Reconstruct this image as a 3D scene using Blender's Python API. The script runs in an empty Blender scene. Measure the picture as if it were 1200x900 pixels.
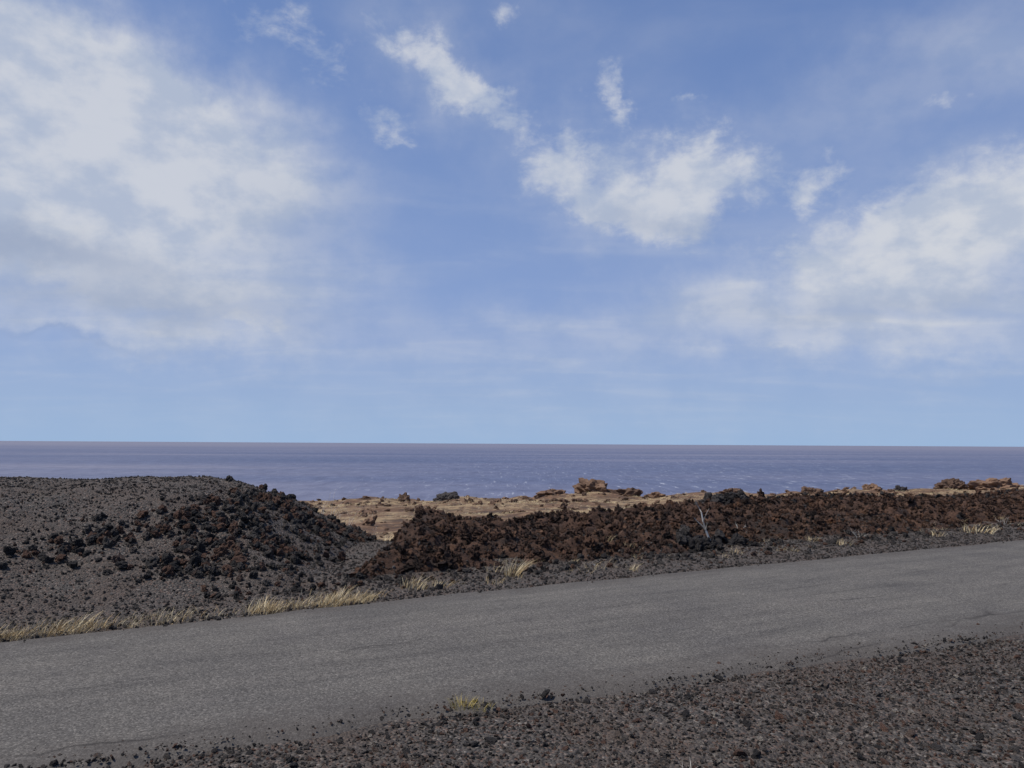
import bpy, bmesh, math, random
import numpy as np
from mathutils import Vector, noise as mn, Euler, Matrix
random.seed(4); rng=np.random.default_rng(7)
scene=bpy.context.scene

# ------------------------------------------------------------------ helpers
_T=rng.random((256,256))
def vn(x,y):
    xi=np.floor(x).astype(int); yi=np.floor(y).astype(int)
    fx=x-xi; fy=y-yi
    fx=fx*fx*(3-2*fx); fy=fy*fy*(3-2*fy)
    a=_T[xi&255,yi&255]; b=_T[(xi+1)&255,yi&255]
    c=_T[xi&255,(yi+1)&255]; d=_T[(xi+1)&255,(yi+1)&255]
    return (a*(1-fx)+b*fx)*(1-fy)+(c*(1-fx)+d*fx)*fy
def fbm(x,y,o=4):
    s=0;a=.5;t=0
    for i in range(o):
        s=s+a*vn(x*2**i+17.3*i,y*2**i+9.1*i); t+=a; a*=.5
    return s/t
def ss(a,b,t):
    t=np.clip((t-a)/(b-a),0,1); return t*t*(3-2*t)

FX=[-60,-4.34,-1.55,0,9.4,60]; FY=[-26.7,6.70,8.40,9.33,14.4,40.7]
NX=[-60,-3,0.23,5,60];         NY=[-30.3,3.9,5.3,7.3,35.9]
def smi(x,X,Y):
    x=np.asarray(x,float)
    return sum(np.interp(x+o,X,Y) for o in (-1.5,-.75,0,.75,1.5))/5
yf=lambda x: smi(x,FX,FY)
yn=lambda x: smi(x,NX,NY)
Q=lambda x,y:(y-yf(x))*0.87

def outland(x,y):
    return 0.02-.052*y+.025*x
def base_h(x,y):
    q=Q(x,y)
    w=ss(4,12,q)
    f=outland(x,y)+(fbm(x*.12,y*.12,4)-.5)*.9*ss(14,30,y)+(fbm(x*.6+5,y*.6,3)-.5)*.22
    f=f+ss(62,84,y)*(fbm(x*.22+3,y*.1,3)-.42)*1.6
    z=w*f
    z=z+(1-w)*(fbm(x*1.3,y*1.3,4)-.5)*.10*ss(.1,1.2,q)
    z=z-0.02
    e=92+(fbm(x*.05,x*.01+4,3)-.5)*24
    z=z-ss(0,1,(y-e)/60.)*75
    d=np.clip(yn(x)-y,0,5)
    z=z+(fbm(x*2.1+9,y*2.1,4)-.5)*.06*ss(.1,1.0,d)
    return z
def mound_h(x,y):
    q=Q(x,y)
    n=(fbm(x*.7+2,y*.7,3)-.5)
    e1=(q-1.0+n*.8)/5.6
    e2=(-2.55-x+n*.4)/2.75
    e3=(16.0-y+n*.3)/2.0
    e4=(x+30)/4.
    k=.07
    E=np.stack([e1,e2,e3,e4]);
    t=-k*np.log(np.exp(-np.clip(E,-3,3)/k).sum(0))
    t=np.clip(t,-.15,1)
    s=np.where(t>0,.35*t*t*(3-2*t)+.65*t*(1.5-.5*t),t*.8)
    h=1.35*s
    rough=(fbm(x*2.2,y*2.2,4)-.5)*.12*ss(.05,.4,s)*(.25+.75*ss(-6,-4.6,x))
    return h+rough-.03
def berm_h(x,y):
    q=Q(x,y)
    q0=1.30+.35*ss(2,7,x)+(fbm(x*.8+4,q*0,3)-.5)*.8
    H=.27+.19*ss(0,6,x)-.16*ss(7,13,x)+(fbm(x*.55+8,x*.2,3)-.5)*.24
    H=H+.16*np.exp(-((x+1.5)/.45)**2)
    u=(q-q0)
    r=.45*ss(-.1,.7,u)+.55*ss(.3,3.4,u); r2=1-ss(0,1,(q-(5.0+1.4*ss(0,8,x)))/1.8)
    l=ss(-2.05,-1.6,x+(fbm(q*1.5,q,2)-.5)*.5)*(1-ss(50,56,x))
    m=ss(-.1,.6,u)*r2*l
    h=H*r*r2*l
    rid=1-np.abs(fbm(x*1.3+3,y*1.3,4)-.5)*4
    h=h+m*(rid-.62)*.20+m*(fbm(x*3.6,y*3.6,4)-.5)*.34
    return h-.05
def surf(x,y):
    b=base_h(x,y)
    return b+np.maximum(0,np.maximum(mound_h(x,y),berm_h(x,y)))

def grid_obj(name,X,Y,Z,mat,attrs={},smooth=True):
    n,m=X.shape
    v=np.stack([X,Y,Z],-1).reshape(-1,3)
    i=np.arange(n*m).reshape(n,m)
    f=np.stack([i[:-1,:-1],i[1:,:-1],i[1:,1:],i[:-1,1:]],-1).reshape(-1,4)
    me=bpy.data.meshes.new(name)
    me.vertices.add(len(v)); me.vertices.foreach_set('co',v.astype(np.float32).ravel())
    me.loops.add(f.size); me.loops.foreach_set('vertex_index',f.astype(np.int32).ravel())
    me.polygons.add(len(f)); me.polygons.foreach_set('loop_start',np.arange(0,f.size,4,dtype=np.int32))
    me.update(calc_edges=True); me.validate()
    if smooth: me.shade_smooth()
    for k,a in attrs.items():
        at=me.attributes.new(k,'FLOAT','POINT'); at.data.foreach_set('value',a.astype(np.float32).ravel())
    me.materials.append(mat)
    ob=bpy.data.objects.new(name,me); scene.collection.objects.link(ob); return ob

# ------------------------------------------------------------------ node helpers
class NT:
    def __init__(s,tree): s.t=tree; s.n=tree.nodes; s.l=tree.links
    def add(s,typ,ins={},**kw):
        n=s.n.new(typ)
        for k,v in kw.items(): setattr(n,k,v)
        for k,v in ins.items():
            if isinstance(v,bpy.types.NodeSocket): s.l.new(v,n.inputs[k])
            else: n.inputs[k].default_value=v
        return n
    def math(s,op,a,b=None,c=None,clamp=False):
        i={0:a}
        if b is not None:i[1]=b
        if c is not None:i[2]=c
        return s.add('ShaderNodeMath',i,operation=op,use_clamp=clamp).outputs[0]
    def noise(s,vec,scale,detail=4,rough=.5,dist=0):
        return s.add('ShaderNodeTexNoise',{'Vector':vec,'Scale':scale,'Detail':detail,'Roughness':rough,'Distortion':dist}).outputs['Fac']
    def ramp(s,fac,stops,interp='LINEAR'):
        r=s.n.new('ShaderNodeValToRGB'); s.l.new(fac,r.inputs[0]); cr=r.color_ramp; cr.interpolation=interp
        while len(cr.elements)<len(stops): cr.elements.new(.5)
        for e,(p,c) in zip(cr.elements,stops):
            e.position=p; e.color=(c,c,c,1) if not hasattr(c,'__len__') else (*c,1)
        return r.outputs[0]
    def mix(s,f,a,b,mode='MIX'):
        m=s.n.new('ShaderNodeMix'); m.data_type='RGBA'; m.blend_type=mode
        for i,v in ((0,f),(6,a),(7,b)):
            if isinstance(v,bpy.types.NodeSocket): s.l.new(v,m.inputs[i])
            elif i==0: m.inputs[0].default_value=v
            else: m.inputs[i].default_value=(*v,1)
        return m.outputs[2]
    def map(s,fac,a,b,c=0,d=1,smooth=True):
        return s.add('ShaderNodeMapRange',{0:fac,1:a,2:b,3:c,4:d},interpolation_type='SMOOTHSTEP' if smooth else 'LINEAR').outputs[0]
def newmat(name):
    m=bpy.data.materials.new(name); m.use_nodes=True; t=NT(m.node_tree)
    b=m.node_tree.nodes['Principled BSDF']; b.inputs['Roughness'].default_value=.9
    b.inputs['Specular IOR Level'].default_value=.25
    return m,t,b
def bump(t,b,h,strength,dist):
    n=t.add('ShaderNodeBump',{'Strength':strength,'Distance':dist,'Height':h})
    t.l.new(n.outputs[0],b.inputs['Normal'])
def K(st,k): return [(p,tuple(min(1,q*k) for q in c)) for p,c in st]

# ------------------------------------------------------------------ materials
def cinder_color(t,pos):
    v=t.add('ShaderNodeTexVoronoi',{'Vector':pos,'Scale':48.,'Randomness':1.})
    cell=t.add('ShaderNodeSeparateColor',{0:v.outputs['Color']}).outputs[0]
    c=t.ramp(cell,[(0,(.033,.030,.028)),(.45,(.064,.057,.051)),(.75,(.095,.082,.072)),(.9,(.10,.062,.047)),(1,(.19,.17,.15))])
    big=t.noise(pos,1.2,5,.6)
    c=t.mix(t.map(big,.35,.8),c,(.080,.060,.048),'MIX')
    h=t.math('SUBTRACT',1.,t.math('MULTIPLY',v.outputs['Distance'],1.))
    return c,h,big
terr,t,b=newmat('terrain_cinder_and_dry_grass')
pos=t.add('ShaderNodeNewGeometry').outputs['Position']
c1,h1,_=cinder_color(t,pos)
att=t.add('ShaderNodeAttribute',attribute_name='field').outputs['Fac']
n1=t.noise(pos,.22,6,.65); n2=t.noise(pos,1.6,6,.7); n3=t.noise(pos,9.,4,.7)
straw=t.ramp(n3,[(.3,(.18,.115,.060)),(.5,(.30,.212,.120)),(.72,(.42,.32,.195))])
soil=t.ramp(n2,[(.3,(.052,.032,.023)),(.5,(.145,.082,.047)),(.7,(.22,.13,.076))])
mixf=t.math('ADD',t.math('MULTIPLY',n1,.9),t.math('MULTIPLY',n2,.5))
fc=t.mix(t.map(mixf,.64,.80),soil,straw)
fc=t.mix(t.map(t.noise(pos,1.1,6,.8),.55,.62),fc,(.05,.035,.027))
fc=t.mix(t.math('MULTIPLY',t.map(t.noise(pos,.35,5,.7),.52,.62),.8),fc,(.065,.042,.030))
m=t.map(t.math('ADD',att,t.math('MULTIPLY',t.math('SUBTRACT',n2,.5),.9)),.35,.6)
t.l.new(t.mix(m,c1,fc),b.inputs['Base Color'])
bump(t,b,t.math('ADD',h1,n3),.8,.03)
moundm,t,b=newmat('cinder_gravel')
pos=t.add('ShaderNodeNewGeometry').outputs['Position']
c1,h1,_=cinder_color(t,pos); t.l.new(c1,b.inputs['Base Color']); bump(t,b,h1,1.,.02)
bermm,t,b=newmat('brown_lava')
pos=t.add('ShaderNodeNewGeometry').outputs['Position']
n=t.noise(pos,7.,8,.75); n2=t.noise(pos,1.,3,.6)
c=t.ramp(n,[(.3,(.014,.010,.008)),(.5,(.070,.038,.026)),(.7,(.155,.088,.056))])
c=t.mix(t.map(n2,.5,.7),c,(.035,.025,.021)); t.l.new(c,b.inputs['Base Color'])
bump(t,b,t.noise(pos,18.,8,.8),1.,.06)

def rock_mat(name,stops,nscale,bd,locvar=0.):
    m,t,b=newmat(name)
    tc=t.add('ShaderNodeTexCoord').outputs['Object']
    oi=t.add('ShaderNodeObjectInfo'); r=oi.outputs['Random']
    c=t.ramp(r,stops)
    n=t.noise(tc,nscale,5,.75)
    c=t.mix(1.,c,t.ramp(n,[(.3,(.5,.47,.47)),(.55,(1,1,1)),(.75,(1.5,1.45,1.4))]),'MULTIPLY')
    if locvar:
        g=t.add('ShaderNodeNewGeometry').outputs['Position']
        ln=t.noise(g,.9,4,.65)
        c=t.mix(t.math('MULTIPLY',t.map(ln,.53,.68),locvar),c,(.026,.020,.018))
        ln2=t.noise(g,1.6,3,.6)
        c=t.mix(1.,c,t.ramp(ln2,[(.3,(.72,.64,.62)),(.5,(1,1,1)),(.7,(1.5,1.34,1.18))]),'MULTIPLY')
    t.l.new(c,b.inputs['Base Color']); bump(t,b,n,1.,bd)
    return m
pebm=rock_mat('cinder_pebble',K([(0,(.030,.027,.026)),(.28,(.062,.054,.049)),(.46,(.10,.087,.077)),(.60,(.15,.122,.100)),(.70,(.13,.075,.053)),(.82,(.18,.102,.072)),(.90,(.23,.20,.17)),(1,(.44,.39,.33))],1.12),2.,.1)
greym=rock_mat('grey_cinder',K([(0,(.036,.032,.030)),(.4,(.064,.057,.052)),(.75,(.094,.083,.074)),(.9,(.092,.062,.049)),(.97,(.14,.125,.11)),(1,(.24,.22,.20))],1.3),2.,.1)
moundrockm=rock_mat('mound_lava_rock',[(0,(.028,.025,.024)),(.34,(.060,.053,.049)),(.62,(.098,.087,.079)),(.76,(.115,.062,.043)),(1,(.15,.085,.057))],2.5,.12)
clinkm=rock_mat('brown_clinker',K([(0,(.025,.017,.013)),(.25,(.062,.037,.027)),(.6,(.105,.058,.039)),(.85,(.145,.081,.052)),(1,(.19,.113,.073))],1.15),2.5,.15,.8)
outm=rock_mat('weathered_lava',[(0,(.095,.06,.042)),(1,(.21,.13,.084))],1.6,.2)
blackm=rock_mat('black_basalt',[(0,(.022,.019,.019)),(1,(.07,.062,.058))],2.,.12)

road,t,b=newmat('worn_asphalt')
g=t.add('ShaderNodeNewGeometry').outputs['Position']
al=t.add('ShaderNodeMapping',{'Vector':g,'Rotation':(0,0,math.radians(-28.5))}).outputs[0]
st=t.add('ShaderNodeMapping',{'Vector':al,'Scale':(.12,1.,1.)}).outputs[0]
v=t.add('ShaderNodeTexVoronoi',{'Vector':g,'Scale':95.})
cell=t.add('ShaderNodeSeparateColor',{0:v.outputs['Color']}).outputs[0]
agg=t.ramp(cell,[(0,(.068,.063,.058)),(.5,(.102,.095,.087)),(.9,(.136,.127,.116)),(1,(.185,.172,.155))])
fine=t.noise(g,40.,5,.8)
agg=t.mix(1.,agg,t.ramp(fine,[(.3,(.66,.66,.66)),(.5,(1,1,1)),(.7,(1.34,1.32,1.3))]),'MULTIPLY')
strk=t.noise(st,4.2,6,.7)
agg=t.mix(1.,agg,t.ramp(strk,[(.3,(.78,.78,.79)),(.5,(1,1,1)),(.7,(1.16,1.15,1.14))]),'MULTIPLY')
pat=t.noise(g,.9,5,.65)
agg=t.mix(1.,agg,t.ramp(pat,[(.3,(.84,.84,.86)),(.7,(1.12,1.11,1.09))]),'MULTIPLY')
edge=t.add('ShaderNodeAttribute',attribute_name='edge').outputs['Fac']
ef=t.map(t.math('ADD',edge,t.math('MULTIPLY',t.math('SUBTRACT',t.noise(g,3.,5,.7),.5),.5)),.0,.35,1.,0.)
agg=t.mix(t.math('MULTIPLY',ef,.6),agg,(.066,.057,.051))
wv=t.add('ShaderNodeTexVoronoi',{'Vector':t.mix(.12,st,t.add('ShaderNodeTexNoise',{'Vector':g,'Scale':2.5,'Detail':4.}).outputs['Color']),'Scale':.9},feature='DISTANCE_TO_EDGE').outputs['Distance']
ck=t.math('MULTIPLY',t.map(wv,.0,.010,1.,0.),t.map(t.noise(g,.6,3),.5,.62))
agg=t.mix(t.math('MULTIPLY',ck,.65),agg,(.022,.020,.019))
t.l.new(agg,b.inputs['Base Color']); b.inputs['Roughness'].default_value=.9; b.inputs['Specular IOR Level'].default_value=.15
bump(t,b,t.math('SUBTRACT',fine,t.math('MULTIPLY',v.outputs['Distance'],.8)),.6,.006)

ocean,t,b=newmat('sea_water')
g=t.add('ShaderNodeNewGeometry').outputs['Position']
n=t.noise(t.add('ShaderNodeMapping',{'Vector':g,'Scale':(.0004,.0014,1)}).outputs[0],1.,6,.6)
n_s=t.noise(t.add('ShaderNodeMapping',{'Vector':g,'Scale':(.035,.012,1)}).outputs[0],1.,5,.75)
c=t.ramp(n,[(.3,(.060,.080,.150)),(.5,(.092,.106,.175)),(.72,(.150,.152,.210))])
c=t.mix(1.,c,t.ramp(n_s,[(.32,(.72,.72,.76)),(.5,(1,1,1)),(.68,(1.28,1.26,1.2))]),'MULTIPLY')
gx=t.add('ShaderNodeSeparateXYZ',{0:g})
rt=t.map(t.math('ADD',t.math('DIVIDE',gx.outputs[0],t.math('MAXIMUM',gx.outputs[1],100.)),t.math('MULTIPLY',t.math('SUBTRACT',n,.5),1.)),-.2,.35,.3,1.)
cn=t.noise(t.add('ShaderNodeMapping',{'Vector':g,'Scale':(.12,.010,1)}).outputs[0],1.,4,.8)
caps_glitter=t.math('MULTIPLY',t.math('MULTIPLY',t.map(cn,.58,.68),.75),rt)  # whitecaps plus sun glitter painted into the water colour, stronger to the right
c=t.mix(caps_glitter,c,(.56,.58,.62))
far_haze=t.map(gx.outputs[1],2500,16000,0,.8)
c=t.mix(far_haze,c,(.168,.165,.215))  # aerial haze painted into the water colour towards the horizon
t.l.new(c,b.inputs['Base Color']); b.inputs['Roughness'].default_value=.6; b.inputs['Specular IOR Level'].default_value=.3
bump(t,b,n_s,.6,4.)

def grass_mat(name,c0,c1,c2):
    m,t,b=newmat(name)
    r=t.add('ShaderNodeObjectInfo').outputs['Random']
    g=t.add('ShaderNodeNewGeometry')
    ri=g.outputs['Random Per Island']
    c=t.ramp(t.math('FRACT',t.math('ADD',ri,r)),[(0,c0),(.5,c1),(1,c2)])
    t.l.new(c,b.inputs['Base Color']); b.inputs['Roughness'].default_value=.7
    return m
straw_m=grass_mat('dry_straw',(.30,.20,.095),(.52,.40,.22),(.66,.57,.38))
weed_m=grass_mat('yellow_green_weed',(.46,.34,.08),(.52,.40,.12),(.34,.27,.09))
twig_m=grass_mat('bleached_twig',(.40,.35,.29),(.50,.46,.40),(.64,.61,.56))

# ------------------------------------------------------------------ terrain sheets
def axis(segs):
    out=[]
    for a,bb,s in segs: out.append(np.arange(a,bb,s))
    out.append([segs[-1][1]]); return np.concatenate(out)
xs=axis([(-400,-60,10),(-60,-20,1.),(-20,-9,.25),(-9,16,.08),(16,40,.25),(40,80,.6),(80,400,10)])
ys=axis([(-120,-10,5),(-10,1.5,.5),(1.5,9,.08),(9,24,.12),(24,120,.5),(120,170,3)])
X,Y=np.meshgrid(xs,ys,indexing='ij'); Z=base_h(X,Y)
under=(Y<yf(X)+.05)&(Y>yn(X)-.05)&(X>-60)&(X<60); Z=np.where(under,-.03,Z)
qq=Q(X,Y)
field=ss(4.2,7.5,qq+(fbm(X*.5,Y*.5,3)-.5)*3)
grid_obj('terrain',X,Y,Z,terr,{'field':field})

xr=axis([(-60,-8,.5),(-8,20,.05),(20,60,.4)])
vv=np.linspace(0,1,34)
EX=xr[:,None]+0*vv; e1=yn(xr)+(fbm(xr*1.5,xr*0,4)-.5)*.30; e2=yf(xr)+(fbm(xr*1.5,xr*0+40,4)-.5)*.18
EY=e1[:,None]*(1-vv)+e2[:,None]*vv
EZ=.006+.035*np.sin(np.pi*vv)[None,:]+(fbm(EX*.9,EY*.9,2)-.5)*.008*np.sin(np.pi*vv)
edge=np.minimum(vv,1-vv)[None,:]*2+0*EX
EZ[:,0]=-.03;EZ[:,-1]=-.03
grid_obj('asphalt_road',EX,EY,EZ,road,{'edge':edge})

xm=axis([(-31,-14,.2),(-14,-1.2,.05)]); ym=axis([(-14,4,.3),(4,18.5,.05)])
X,Y=np.meshgrid(xm,ym,indexing='ij'); mh=mound_h(X,Y)
mh=mh+(fbm(X*9,Y*9,3)-.5)*.04*ss(.1,.5,mh)
Z=base_h(X,Y)+np.clip(mh,-.08,9)
under=(Y<yf(X)+.3); Z=np.where(under,-.2,Z)
grid_obj('cinder_mound',X,Y,Z,moundm)

xb=axis([(-2.8,16,.045),(16,58,.15)]); qb=axis([(.5,9.5,.045)])
X,QQ=np.meshgrid(xb,qb,indexing='ij'); Y=yf(X)+QQ/.87
Z=base_h(X,Y)+berm_h(X,Y)
grid_obj('lava_berm',X,Y,Z,bermm,smooth=False)

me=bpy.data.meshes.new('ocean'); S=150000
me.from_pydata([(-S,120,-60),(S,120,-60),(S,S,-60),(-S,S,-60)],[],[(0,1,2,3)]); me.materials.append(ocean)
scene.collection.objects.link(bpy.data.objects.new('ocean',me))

# ------------------------------------------------------------------ rocks
def rock_mesh(name,seed,sub,planes,rough,freq,flat=.8):
    r=random.Random(seed); bm=bmesh.new(); bmesh.ops.create_icosphere(bm,subdivisions=sub,radius=1)
    P=[]
    for i in range(planes):
        v=Vector((r.gauss(0,1),r.gauss(0,1),r.gauss(0,1))).normalized(); P.append((v,r.uniform(.55,.95)))
    off=Vector((seed*3.7,seed*1.3,0))
    sx,sy,sz=r.uniform(.8,1.25),r.uniform(.7,1.),flat*r.uniform(.75,1.05)
    for v in bm.verts:
        d=v.co.normalized(); rad=1.15
        for n,k in P:
            dt=n.dot(d)
            if dt>.05: rad=min(rad,k/dt)
        rad*=1+rough*mn.turbulence(d*freq+off,4,False)-rough*.5
        c=d*rad; v.co=Vector((c.x*sx,c.y*sy,c.z*sz))
    me=bpy.data.meshes.new(name); bm.to_mesh(me); bm.free(); return me
def templ(cname,mat,n,sub,planes,rough,freq,flat=.8,seed=0):
    col=bpy.data.collections.new(cname)
    for i in range(n):
        me=rock_mesh(f'{cname}_{i}',seed+i+1,sub,planes,rough,freq,flat); me.materials.append(mat)
        col.objects.link(bpy.data.objects.new(f'{cname}_{i:02d}',me))
    return col
def scatter(name,pts,scl,rot,col,n):
    me=bpy.data.meshes.new(name); N=len(pts)
    me.vertices.add(N); me.vertices.foreach_set('co',pts.astype(np.float32).ravel())
    if scl.ndim==1: scl=np.repeat(scl[:,None],3,1)
    for k,a in(('scl',scl),('rot',rot)):
        at=me.attributes.new(k,'FLOAT_VECTOR','POINT'); at.data.foreach_set('vector',a.astype(np.float32).ravel())
    at=me.attributes.new('idx','INT','POINT'); at.data.foreach_set('value',rng.integers(0,n,N).astype(np.int32))
    ob=bpy.data.objects.new(name,me); scene.collection.objects.link(ob)
    ng=bpy.data.node_groups.new(name+'_gn','GeometryNodeTree')
    ng.interface.new_socket('Geometry',in_out='INPUT',socket_type='NodeSocketGeometry')
    ng.interface.new_socket('Geometry',in_out='OUTPUT',socket_type='NodeSocketGeometry')
    N_=ng.nodes; L=ng.links
    gi=N_.new('NodeGroupInput'); go=N_.new('NodeGroupOutput'); ip=N_.new('GeometryNodeInstanceOnPoints')
    ci=N_.new('GeometryNodeCollectionInfo'); ci.inputs['Collection'].default_value=col
    ci.inputs['Separate Children'].default_value=True; ci.inputs['Reset Children'].default_value=True
    def na(nm,dt):
        a=N_.new('GeometryNodeInputNamedAttribute'); a.data_type=dt; a.inputs['Name'].default_value=nm
        return [o for o in a.outputs if o.enabled and o.name=='Attribute'][0]
    e=N_.new('FunctionNodeEulerToRotation')
    L.new(na('rot','FLOAT_VECTOR'),e.inputs[0]); L.new(e.outputs[0],ip.inputs['Rotation'])
    L.new(na('scl','FLOAT_VECTOR'),ip.inputs['Scale']); L.new(na('idx','INT'),ip.inputs['Instance Index'])
    ip.inputs['Pick Instance'].default_value=True
    L.new(gi.outputs[0],ip.inputs['Points']); L.new(ci.outputs[0],ip.inputs['Instance']); L.new(ip.outputs[0],go.inputs[0])
    mo=ob.modifiers.new('scatter','NODES'); mo.node_group=ng
    return ob
def rrot(n,tilt=6.28): return np.stack([rng.uniform(0,tilt,n),rng.uniform(0,tilt,n),rng.uniform(0,6.28,n)],1)
def rsize(n,a,b,p=2.2): return a+(b-a)*rng.random(n)**p

T_peb=templ('pebble_shapes',pebm,10,2,11,.30,2.2,.75,seed=10)
T_gry=templ('grey_pebble_shapes',greym,10,2,11,.30,2.2,.75,seed=30)
T_mnd=templ('mound_rock_shapes',moundrockm,8,3,12,.35,2.0,.85,seed=50)
T_clk=templ('clinker_shapes',clinkm,8,3,10,.7,2.4,.85,seed=70)
T_blk=templ('black_rock_shapes',blackm,6,3,11,.4,2.2,.85,seed=90)
T_out=templ('brown_rock_shapes',outm,5,3,12,.45,2.0,.7,seed=110)

def near(n,a,b,leak,pw=2.):
    x=rng.uniform(-6,11,n); y=rng.uniform(2.4,9.5,n)
    d=yn(x)-y+(fbm(x*1.5,y*1.5,3)-.5)*.5
    keep=(d>0)|(rng.random(n)<np.exp(np.minimum(d,0)/leak)*.45)
    keep&=(np.abs(x)<.85*y+1.2)&(d>-1.6)
    x,y=x[keep],y[keep]; s=rsize(len(x),a,b,pw)
    z=surf(x,y); inroad=(y>yn(x)); z=np.where(inroad,.010,z)+s*.15
    return np.stack([x,y,z],1),s
p1,s1=near(120000,.005,.014,.26); p2,s2=near(62000,.010,.025,.07,1.8); p3,s3=near(1500,.024,.046,.02)
p=np.concatenate([p1,p2,p3]); s=np.concatenate([s1,s2,s3])
sc3=np.stack([s,s,s*.75],1)
scatter('roadside_gravel',p,sc3,rrot(len(s),.9),T_peb,10)
n=130000
x=rng.uniform(-13,22,n); q=-.25+rng.random(n)*9; y=yf(x)+q/.87
keep=(q>0)|(rng.random(n)<np.exp(np.minimum(q,0)/.07)*.5)
mh=mound_h(x,y)
keep&=((q<2.6+.5*fbm(x,y,2))|(mh>-.0)|((x<.5)&(q<7)&(rng.random(n)<.6)))&(np.abs(x)<.85*y+1.5)&(y<16.5)
x,y,q=x[keep],y[keep],q[keep]
s=rsize(len(x),.009,.032,3.); z=np.where(q<.02,.012,surf(x,y))+s*.12
scatter('cinder_gravel',np.stack([x,y,z],1),s,rrot(len(s)),T_gry,10)
# coarse rocks on the end face of the mound and in a band low on its front
n=19000
x=rng.uniform(-12,-1.9,n); y=rng.uniform(7.5,16.5,n); q=Q(x,y); mh=mound_h(x,y)
w=ss(-5.1,-3.8,x)*ss(.0,.10,mh)*.9+np.exp(-((q-3.0)/.5)**2)*ss(-6.2,-4.9,x)*.75+.0012
w=w*(.15+1.3*ss(.42,.6,fbm(x*1.1+3,y*1.1,3)))*(1-.8*ss(4.3,5.0,q)*(1-ss(-4.6,-4.0,x)))
keep=(rng.random(n)<w)&(mh>-.05)&(q>1.8)
x,y=x[keep],y[keep]; s=rsize(len(x),.025,.10,2.5)
scatter('mound_lava_rocks',np.stack([x,y,surf(x,y)+s*.3],1),s,rrot(len(s)),T_mnd,8)
n=34000
x=np.where(rng.random(n)<.8,rng.uniform(-2.1,18,n),rng.uniform(18,50,n)); q=rng.uniform(.9,7.5,n); y=yf(x)+q/.87
bh=berm_h(x,y); keep=(bh>.0)
x,y=x[keep],y[keep]; s=rsize(len(x),.022,.09,2.8)+(rng.random(len(x))<.03*(1+2*(x<1.5)))*rng.uniform(.02,.09,len(x))
sc=np.stack([s,s,s*rng.uniform(.8,1.2,len(s))],1)
scatter('lava_clinker',np.stack([x,y,surf(x,y)+s*.15],1),sc,rrot(len(s)),T_clk,8)
n=1100
x=rng.uniform(-3.5,16,n); q=rng.normal(1.25,.38,n)+.3*ss(2,7,x); y=yf(x)+q/.87
k=q>.35; x,y=x[k],y[k]
s=rsize(len(x),.02,.08,2.8)
scatter('shoulder_stones',np.stack([x,y,surf(x,y)+s*.3],1),s,rrot(len(s)),T_mnd,8)
n=46; x=rng.normal(3.35,.36,n); y=yf(x)+rng.normal(2.05,.22,n); s=rsize(n,.05,.15,1.6)
scatter('black_rock_pile',np.stack([x,y,surf(x,y)+s*.5],1),s,rrot(n),T_blk,6)
n=50; x=rng.normal(4.9,.35,n); y=yf(x)+rng.normal(6.2,.4,n); s=rsize(n,.08,.18,1.6)
scatter('black_rock_pile',np.stack([x,y,surf(x,y)+s*.6],1),s,rrot(n),T_blk,6)
n=1100; x=rng.uniform(6,20,n); y=yf(x)+rng.normal(6.8,.8,n); s=rsize(n,.03,.11,1.8)
scatter('dark_lava_rubble',np.stack([x,y,surf(x,y)+s*.3],1),s,rrot(n),T_blk,6)
n=5200; x=rng.uniform(-45,95,n); y=rng.uniform(17,97,n); k=(Q(x,y)>6)&(fbm(x*.15,y*.15,3)+.2*rng.random(n)>.50); x,y=x[k],y[k]
s=rsize(len(x),.06,.50,3.5)
scatter('field_stones',np.stack([x,y,surf(x,y)+s*.2],1),s,rrot(len(s),.6),T_out,5)

def outcrop(x,y,w,h,mat,seed,dz=0):
    me=rock_mesh('rock_outcrop',seed,5,26,.30,2.8,1.); me.materials.append(mat)
    ob=bpy.data.objects.new('rock_outcrop',me); scene.collection.objects.link(ob)
    ob.scale=(w/2,w/2.4,h*1.2); ob.location=(x,y,float(base_h(np.array([x]),np.array([y]))[0])+dz)
    ob.rotation_euler=(0,0,(seed*1.7)%.9-.45)
for x,y,w,h,mt,sd in [(8.9,84,6.2,2.1,outm,201),(12.1,84,5.4,1.2,outm,202),(-11.6,84,2.4,1.3,outm,203),(-7.2,84,2.6,1.0,blackm,204),
    (4.7,84,5.2,1.2,outm,205),(15.5,83,3.2,.8,outm,214),(37,80,3.4,1.1,outm,206),(40.5,81,2.6,1.1,blackm,207),(46,82,5.,1.3,outm,208),(51,82,8,1.6,outm,209),(23,82,3,.9,outm,211),(-20,70,1.6,.8,blackm,212),(31,80,4,1.0,outm,213)]:
    outcrop(x,y,w,h,mt,sd)

# ------------------------------------------------------------------ vegetation
def blades(n,h,spread,lean,w,seed,droop=.4):
    r=random.Random(seed); V=[];F=[]
    for i in range(n):
        a=r.uniform(0,6.283); rr=spread*math.sqrt(r.random()); bx,by=rr*math.cos(a),rr*math.sin(a)
        hh=h*r.uniform(.45,1.1); dx=math.cos(a)*r.uniform(.1,.8)+lean[0]*r.uniform(.3,1.5); dy=math.sin(a)*r.uniform(.1,.8)+lean[1]
        pa=r.uniform(0,3.14); px,py=math.cos(pa)*w*.5,math.sin(pa)*w*.5; k=len(V); S=4
        for j in range(S+1):
            tt=j/S; wd=(1-tt)*.9+.1
            cx=bx+dx*hh*tt**1.6; cy=by+dy*hh*tt**1.6; cz=hh*(tt-droop*tt*tt*.6)
            V+= [(cx-px*wd,cy-py*wd,cz),(cx+px*wd,cy+py*wd,cz)]
            if j: F.append((k+2*j-2,k+2*j-1,k+2*j+1,k+2*j))
    return V,F
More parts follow.
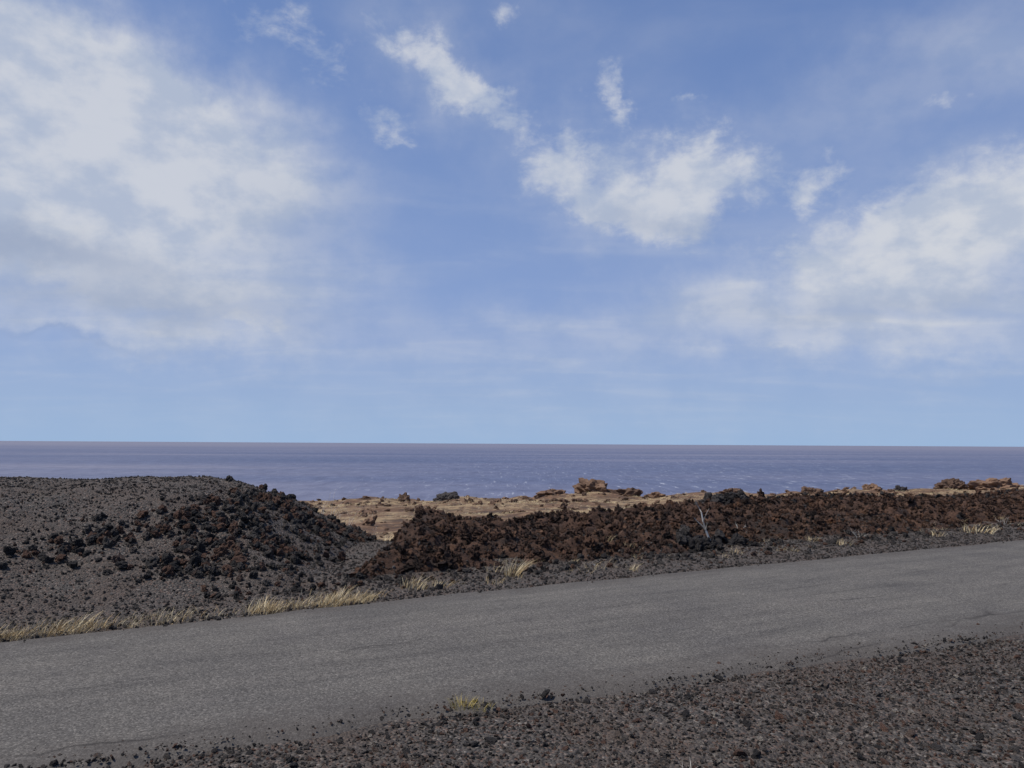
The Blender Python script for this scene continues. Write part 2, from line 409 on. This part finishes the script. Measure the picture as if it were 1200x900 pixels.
def tuft_obj(name,mat,x,y,n,h,spread,lean,w,seed,z=None):
    V,F=blades(n,h,spread,lean,w,seed); me=bpy.data.meshes.new(name); me.from_pydata(V,[],F); me.materials.append(mat)
    ob=bpy.data.objects.new(name,me); scene.collection.objects.link(ob)
    ob.location=(x,y,float(surf(np.array([x]),np.array([y]))[0])-.005 if z is None else z); return ob
gcol=bpy.data.collections.new('grass_shapes')
for i in range(6):
    V,F=blades(7+5*i,1.,.9,(.5,.05),.045,300+i); me=bpy.data.meshes.new('g%d'%i); me.from_pydata(V,[],F); me.materials.append(straw_m)
    gcol.objects.link(bpy.data.objects.new('grass_%d'%i,me))
n=520; x=rng.uniform(-4.6,-1.4,n); q=.06+np.abs(rng.normal(.02,.17,n)); k=fbm(x*3.6,x*0+3,3)+.45*rng.random(n)>.68; x,q=x[k],q[k]; y=yf(x)+q/.87
s=rsize(len(x),.025,.18,3.)
xx=rng.uniform(-2,14,150); q2=rng.uniform(.4,1.9,150)+.4*ss(2,7,xx); yy=yf(xx)+q2/.87; k=fbm(xx*1.3+7,xx*0,2)>.50; xx,yy=xx[k],yy[k]; s2=rsize(len(xx),.04,.16,2.4)
x=np.concatenate([x,xx]);y=np.concatenate([y,yy]);s=np.concatenate([s,s2])
scatter('roadside_dry_grass',np.stack([x,y,surf(x,y)-.005],1),s,np.stack([0*x,0*x,rng.uniform(-.9,.9,len(x))],1),gcol,6)
n=15000; x=rng.uniform(-40,80,n); y=13+rng.random(n)**1.3*78; k=(Q(x,y)>5.5)&(fbm(x*.2+2,y*.2,4)+.25*rng.random(n)>.60)&(np.abs(x)<.85*y+4)&(mound_h(x,y)<0)&(berm_h(x,y)<0); x,y=x[k],y[k]
s=rsize(len(x),.10,.28,1.5)
scatter('field_dry_grass',np.stack([x,y,base_h(x,y)-.01],1),np.stack([s*1.8,s*1.8,s*.8],1),np.stack([0*x,0*x,rng.uniform(-.9,.9,len(x))],1),gcol,6)
tuft_obj('dry_grass_tuft',straw_m,.02,10.30,110,.28,.10,(.45,.05),.008,1)
tuft_obj('dry_grass_tuft',straw_m,-1.15,9.3,70,.17,.16,(.5,.05),.008,2)
tuft_obj('dry_grass_tuft',straw_m,-.85,9.45,50,.12,.14,(.5,.05),.008,3)
tuft_obj('dry_grass_tuft',straw_m,9.3,15.6,90,.20,.3,(.4,.0),.012,4)
tuft_obj('yellow_weed',weed_m,-.30,5.14,120,.085,.085,(.05,0),.003,5,.0)
tuft_obj('yellow_weed',weed_m,-.18,5.10,50,.06,.07,(.05,0),.003,6,.0)

def twigs(name,x,y,h,n,seed,spread=.5,rad=.007,levels=3,lean=(0,0)):
    r=random.Random(seed); V=[];F=[]
    def tube(a,b,ra,rb):
        d=(b-a).normalized(); u=d.orthogonal().normalized(); w=d.cross(u); k=len(V)
        for p,rr in((a,ra),(b,rb)):
            for j in range(5):
                an=j*1.2566; V.append(tuple(p+u*math.cos(an)*rr+w*math.sin(an)*rr))
        for j in range(5): F.append((k+j,k+(j+1)%5,k+5+(j+1)%5,k+5+j))
    def grow(p,d,L,ra,lv):
        segs=4
        for i in range(segs):
            d=(d+Vector((r.gauss(0,.13),r.gauss(0,.13),r.gauss(0,.08)))).normalized(); q=p+d*L/segs
            r2=ra*(1-.18); tube(p,q,ra,r2); p=q; ra=r2
            if lv>0 and i>0:
                for _ in range(r.choice((1,1,2))):
                    nd=(d+Vector((r.gauss(0,.6),r.gauss(0,.6),r.gauss(.1,.3)))).normalized(); grow(p,nd,L*r.uniform(.35,.6),ra*.65,lv-1)
    for i in range(n):
        a=r.uniform(0,6.28); grow(Vector((0,0,-.03)),Vector((math.cos(a)*spread+lean[0],math.sin(a)*spread+lean[1],1)).normalized(),h*r.uniform(.6,1),rad,levels-1)
    me=bpy.data.meshes.new(name); me.from_pydata(V,[],F); me.materials.append(twig_m)
    ob=bpy.data.objects.new(name,me); scene.collection.objects.link(ob)
    ob.location=(x,y,float(surf(np.array([x]),np.array([y]))[0])); return ob
twigs('dry_shrub',-4.55,18.3,1.25,6,1,.35,.009,3)
twigs('dry_shrub',-4.1,18.8,.95,5,2,.5,.008,3)
twigs('dry_shrub',-3.6,19.5,.65,5,5,.6,.008,3)
twigs('dead_branch',3.40,13.2,.78,1,11,.05,.026,2,(-.45,0))
twigs('dry_shrub',4.15,14.3,.26,2,4,.5,.006,2)
twigs('dry_shrub',1.2,11.1,.12,3,7,.8,.004,2)
twigs('dry_twig',.95,4.2,.09,2,8,.8,.003,2)
for i,(x,o) in enumerate([(6.5,1.8),(11,2.2)]):
    twigs('dry_shrub',x,float(yf(x))+o,.20,4,20+i,.8,.004,3)

# ------------------------------------------------------------------ sky world
SUN_EL=61; SUN_AZ=-100
w=bpy.data.worlds.new('World'); scene.world=w; w.use_nodes=True
w.cycles.sampling_method='MANUAL'; w.cycles.sample_map_resolution=512
t=NT(w.node_tree); t.n.clear()
sky=t.add('ShaderNodeTexSky',sky_type='NISHITA'); sky.sun_disc=False
sky.sun_elevation=math.radians(SUN_EL); sky.sun_rotation=math.radians(SUN_AZ)
sky.altitude=60; sky.air_density=1.0; sky.dust_density=.5; sky.ozone_density=1.5
dirv=t.add('ShaderNodeTexCoord').outputs['Generated']
sp=t.add('ShaderNodeSeparateXYZ',{0:dirv}); dx,dy,dz=sp.outputs
az=t.math('MULTIPLY',t.math('ARCTAN2',dx,dy),57.2958)
el=t.math('MULTIPLY',t.math('ARCSINE',dz),57.2958)
ae=t.add('ShaderNodeCombineXYZ',{0:az,1:el}).outputs[0]
wn=t.add('ShaderNodeTexNoise',{'Vector':ae,'Scale':.22,'Detail':7.,'Roughness':.6}).outputs['Color']
wv=t.add('ShaderNodeVectorMath',{0:wn,1:(.5,.5,.5)},operation='SUBTRACT').outputs[0]
def warped(k):
    s_=t.add('ShaderNodeVectorMath',{0:wv,'Scale':k},operation='SCALE').outputs[0]
    a=t.add('ShaderNodeVectorMath',{0:ae,1:s_},operation='ADD').outputs[0]
    return t.add('ShaderNodeVectorMath',{0:a,1:(1,1,0)},operation='MULTIPLY').outputs[0]
wc,wsft=warped(5.),warped(8.)
def blobs(lst,vec):
    tot=None
    for (a,e,sx,sy,rot,wt) in lst:
        m=t.add('ShaderNodeMapping',{'Vector':vec,'Location':(a,e,0),'Rotation':(0,0,math.radians(rot)),'Scale':(sx,sy,1)},vector_type='TEXTURE').outputs[0]
        L=t.add('ShaderNodeVectorMath',{0:m,1:m},operation='DOT_PRODUCT').outputs['Value']
        g_=t.math('MULTIPLY',t.math('EXPONENT',t.math('MULTIPLY',L,-1.)),wt)
        tot=g_ if tot is None else t.math('ADD',tot,g_)
    return tot
crisp=[(-7.0,27.2,4.5,1.5,-32,.7),(-2.8,24.8,3.6,1.4,-28,.9),(-9.5,22.4,2.2,1.2,10,.6),
 (3.8,20.6,3.1,2.0,-15,.95),(14.4,19.4,4.8,2.6,-6,1.15),(6.3,17.6,4.8,1.7,-10,.9),(11.,16.6,4.2,2.0,-10,.95),
 (7.6,24.6,1.4,2.2,30,.9),(12.8,24.,1.3,.6,-10,.6),(22,17.6,1.8,1.5,20,.7),(30,21.8,1.6,.6,0,.5),(-.6,30,1.3,.7,-10,.5),(19.5,7.3,1.8,.7,0,.7),
 (27,14.0,7,1.7,4,.9),(33.2,15.4,7,2.8,10,1.1),(-19.5,8.6,2.4,.9,0,.85),(-16.6,27.2,6,2.2,-25,.5),(-31.5,13.6,8,1.2,-8,.7),(-26,10.6,7,1.2,-5,.55),(26,11.2,9,.9,3,.45),(20,9.6,7,.6,3,.35)]
soft=[(-29,19.6,13,5.0,-14,.98),(-20,17.5,8,4.8,-25,.62),(-31,24,12,3.0,-14,.62),(-32,13.,11,2.8,-4,.85),(-25,9.8,12,2.6,-3,.68),(-36,17,8,7,0,.4),(-30,7,12,1.6,0,.3),
 (9.,18.5,8.5,4,-5,.42),(26.5,11.6,13,2.3,4,.7),(22,9.2,15,2.1,2,.52),(33,14.6,9,3.8,8,.7),(30,7.2,12,1.6,0,.34),(29,23.5,14,3.5,15,.30),(-6,26,7,3.2,-32,.28),(4,7,28,2.4,0,.20),(0,3,50,2.5,0,.12)]
Mc=blobs(crisp,wc); Ms=blobs(soft,wsft)
sc=t.add('ShaderNodeVectorMath',{0:ae,1:(.75,1.15,1)},operation='MULTIPLY').outputs[0]
nc=t.noise(sc,.36,10,.62,.4)
nc2=t.noise(sc,1.2,8,.6,.3)
pl=t.add('ShaderNodeCombineXYZ',{0:t.math('DIVIDE',dx,t.math('ADD',t.math('ABSOLUTE',dz),.12)),1:t.math('DIVIDE',dy,t.math('ADD',t.math('ABSOLUTE',dz),.12))}).outputs[0]
plr=t.add('ShaderNodeMapping',{'Vector':pl,'Rotation':(0,0,.5),'Scale':(1.,2.2,1)}).outputs[0]
ns=t.noise(plr,1.2,7,.48,.5)
Dc=t.math('ADD',Mc,t.math('ADD',t.math('MULTIPLY',t.math('SUBTRACT',nc,.5),1.8),t.math('MULTIPLY',t.math('SUBTRACT',nc2,.5),.7)))
Dc=t.math('MULTIPLY',t.map(Dc,.22,1.10),t.map(Mc,.03,.30))
Ds=t.math('MULTIPLY',Ms,t.map(ns,.28,.70,.66,1.08,False))
faint=t.math('MULTIPLY',t.math('MULTIPLY',t.map(ns,.45,.75),.13),t.map(el,0.,6.))
D=t.math('SUBTRACT',1.,t.math('MULTIPLY',t.math('SUBTRACT',1.,t.math('MULTIPLY',Dc,.84)),t.math('SUBTRACT',1.,t.math('MINIMUM',t.math('ADD',Ds,faint),.88))))
shade=t.noise(t.add('ShaderNodeVectorMath',{0:sc,1:(0,.9,0)},operation='ADD').outputs[0],.30,6,.56)
gb=blobs([(-33,12.2,9,1.2,-5,1.),(-26,9.2,12,1.4,0,.75),(-31,6.2,5,.3,0,.9),(12,15.8,6,1.1,-10,.5),(25,9.5,12,1.,0,.4),(-15,15,5,4,0,.35)],wc)
cc=t.mix(t.map(shade,.36,.60),(4.6,5.2,6.4),(6.3,6.55,7.1))
cc=t.mix(t.math('MINIMUM',t.math('MULTIPLY',gb,.85),.85),cc,(3.4,4.0,5.3))
# maritime haze: blend the clear-sky model towards a hazy blue
haze=t.ramp(t.map(el,0.,34.,0,1,False),[(0,(.305,.460,.71)),(.10,(.275,.400,.665)),(.22,(.255,.358,.640)),(.5,(.195,.300,.600)),(1,(.135,.235,.56))])
haze=t.mix(1.,haze,(10.,10.,10.),'MULTIPLY')
skyc=t.mix(t.map(el,-5.,60.,.92,.3),sky.outputs[0],haze)
out=t.mix(D,skyc,cc)
bg=t.add('ShaderNodeBackground',{'Color':out,'Strength':.1})
wo=t.add('ShaderNodeOutputWorld',{0:bg.outputs[0]})

# ------------------------------------------------------------------ sun
sl=bpy.data.lights.new('sun','SUN'); sl.energy=4.2; sl.angle=math.radians(.5); sl.color=(1,.95,.88)
so=bpy.data.objects.new('sun',sl); scene.collection.objects.link(so)
a,e=math.radians(SUN_AZ),math.radians(SUN_EL)
sd=Vector((math.sin(a)*math.cos(e),math.cos(a)*math.cos(e),math.sin(e)))
so.rotation_euler=sd.to_track_quat('Z','Y').to_euler()

# ------------------------------------------------------------------ camera
cam=bpy.data.cameras.new('camera'); co=bpy.data.objects.new('camera',cam); scene.collection.objects.link(co)
cam.sensor_width=36; cam.lens=36*906/1200; cam.clip_end=400000; cam.clip_start=.05
co.location=(0,0,1.7)
R=Euler((math.radians(90+4.4),0,0)).to_matrix().to_4x4()@Matrix.Rotation(math.radians(.33),4,'Z')
co.rotation_euler=R.to_euler()
scene.camera=co
scene.view_settings.view_transform='Standard'; scene.view_settings.look='None'; scene.view_settings.exposure=0
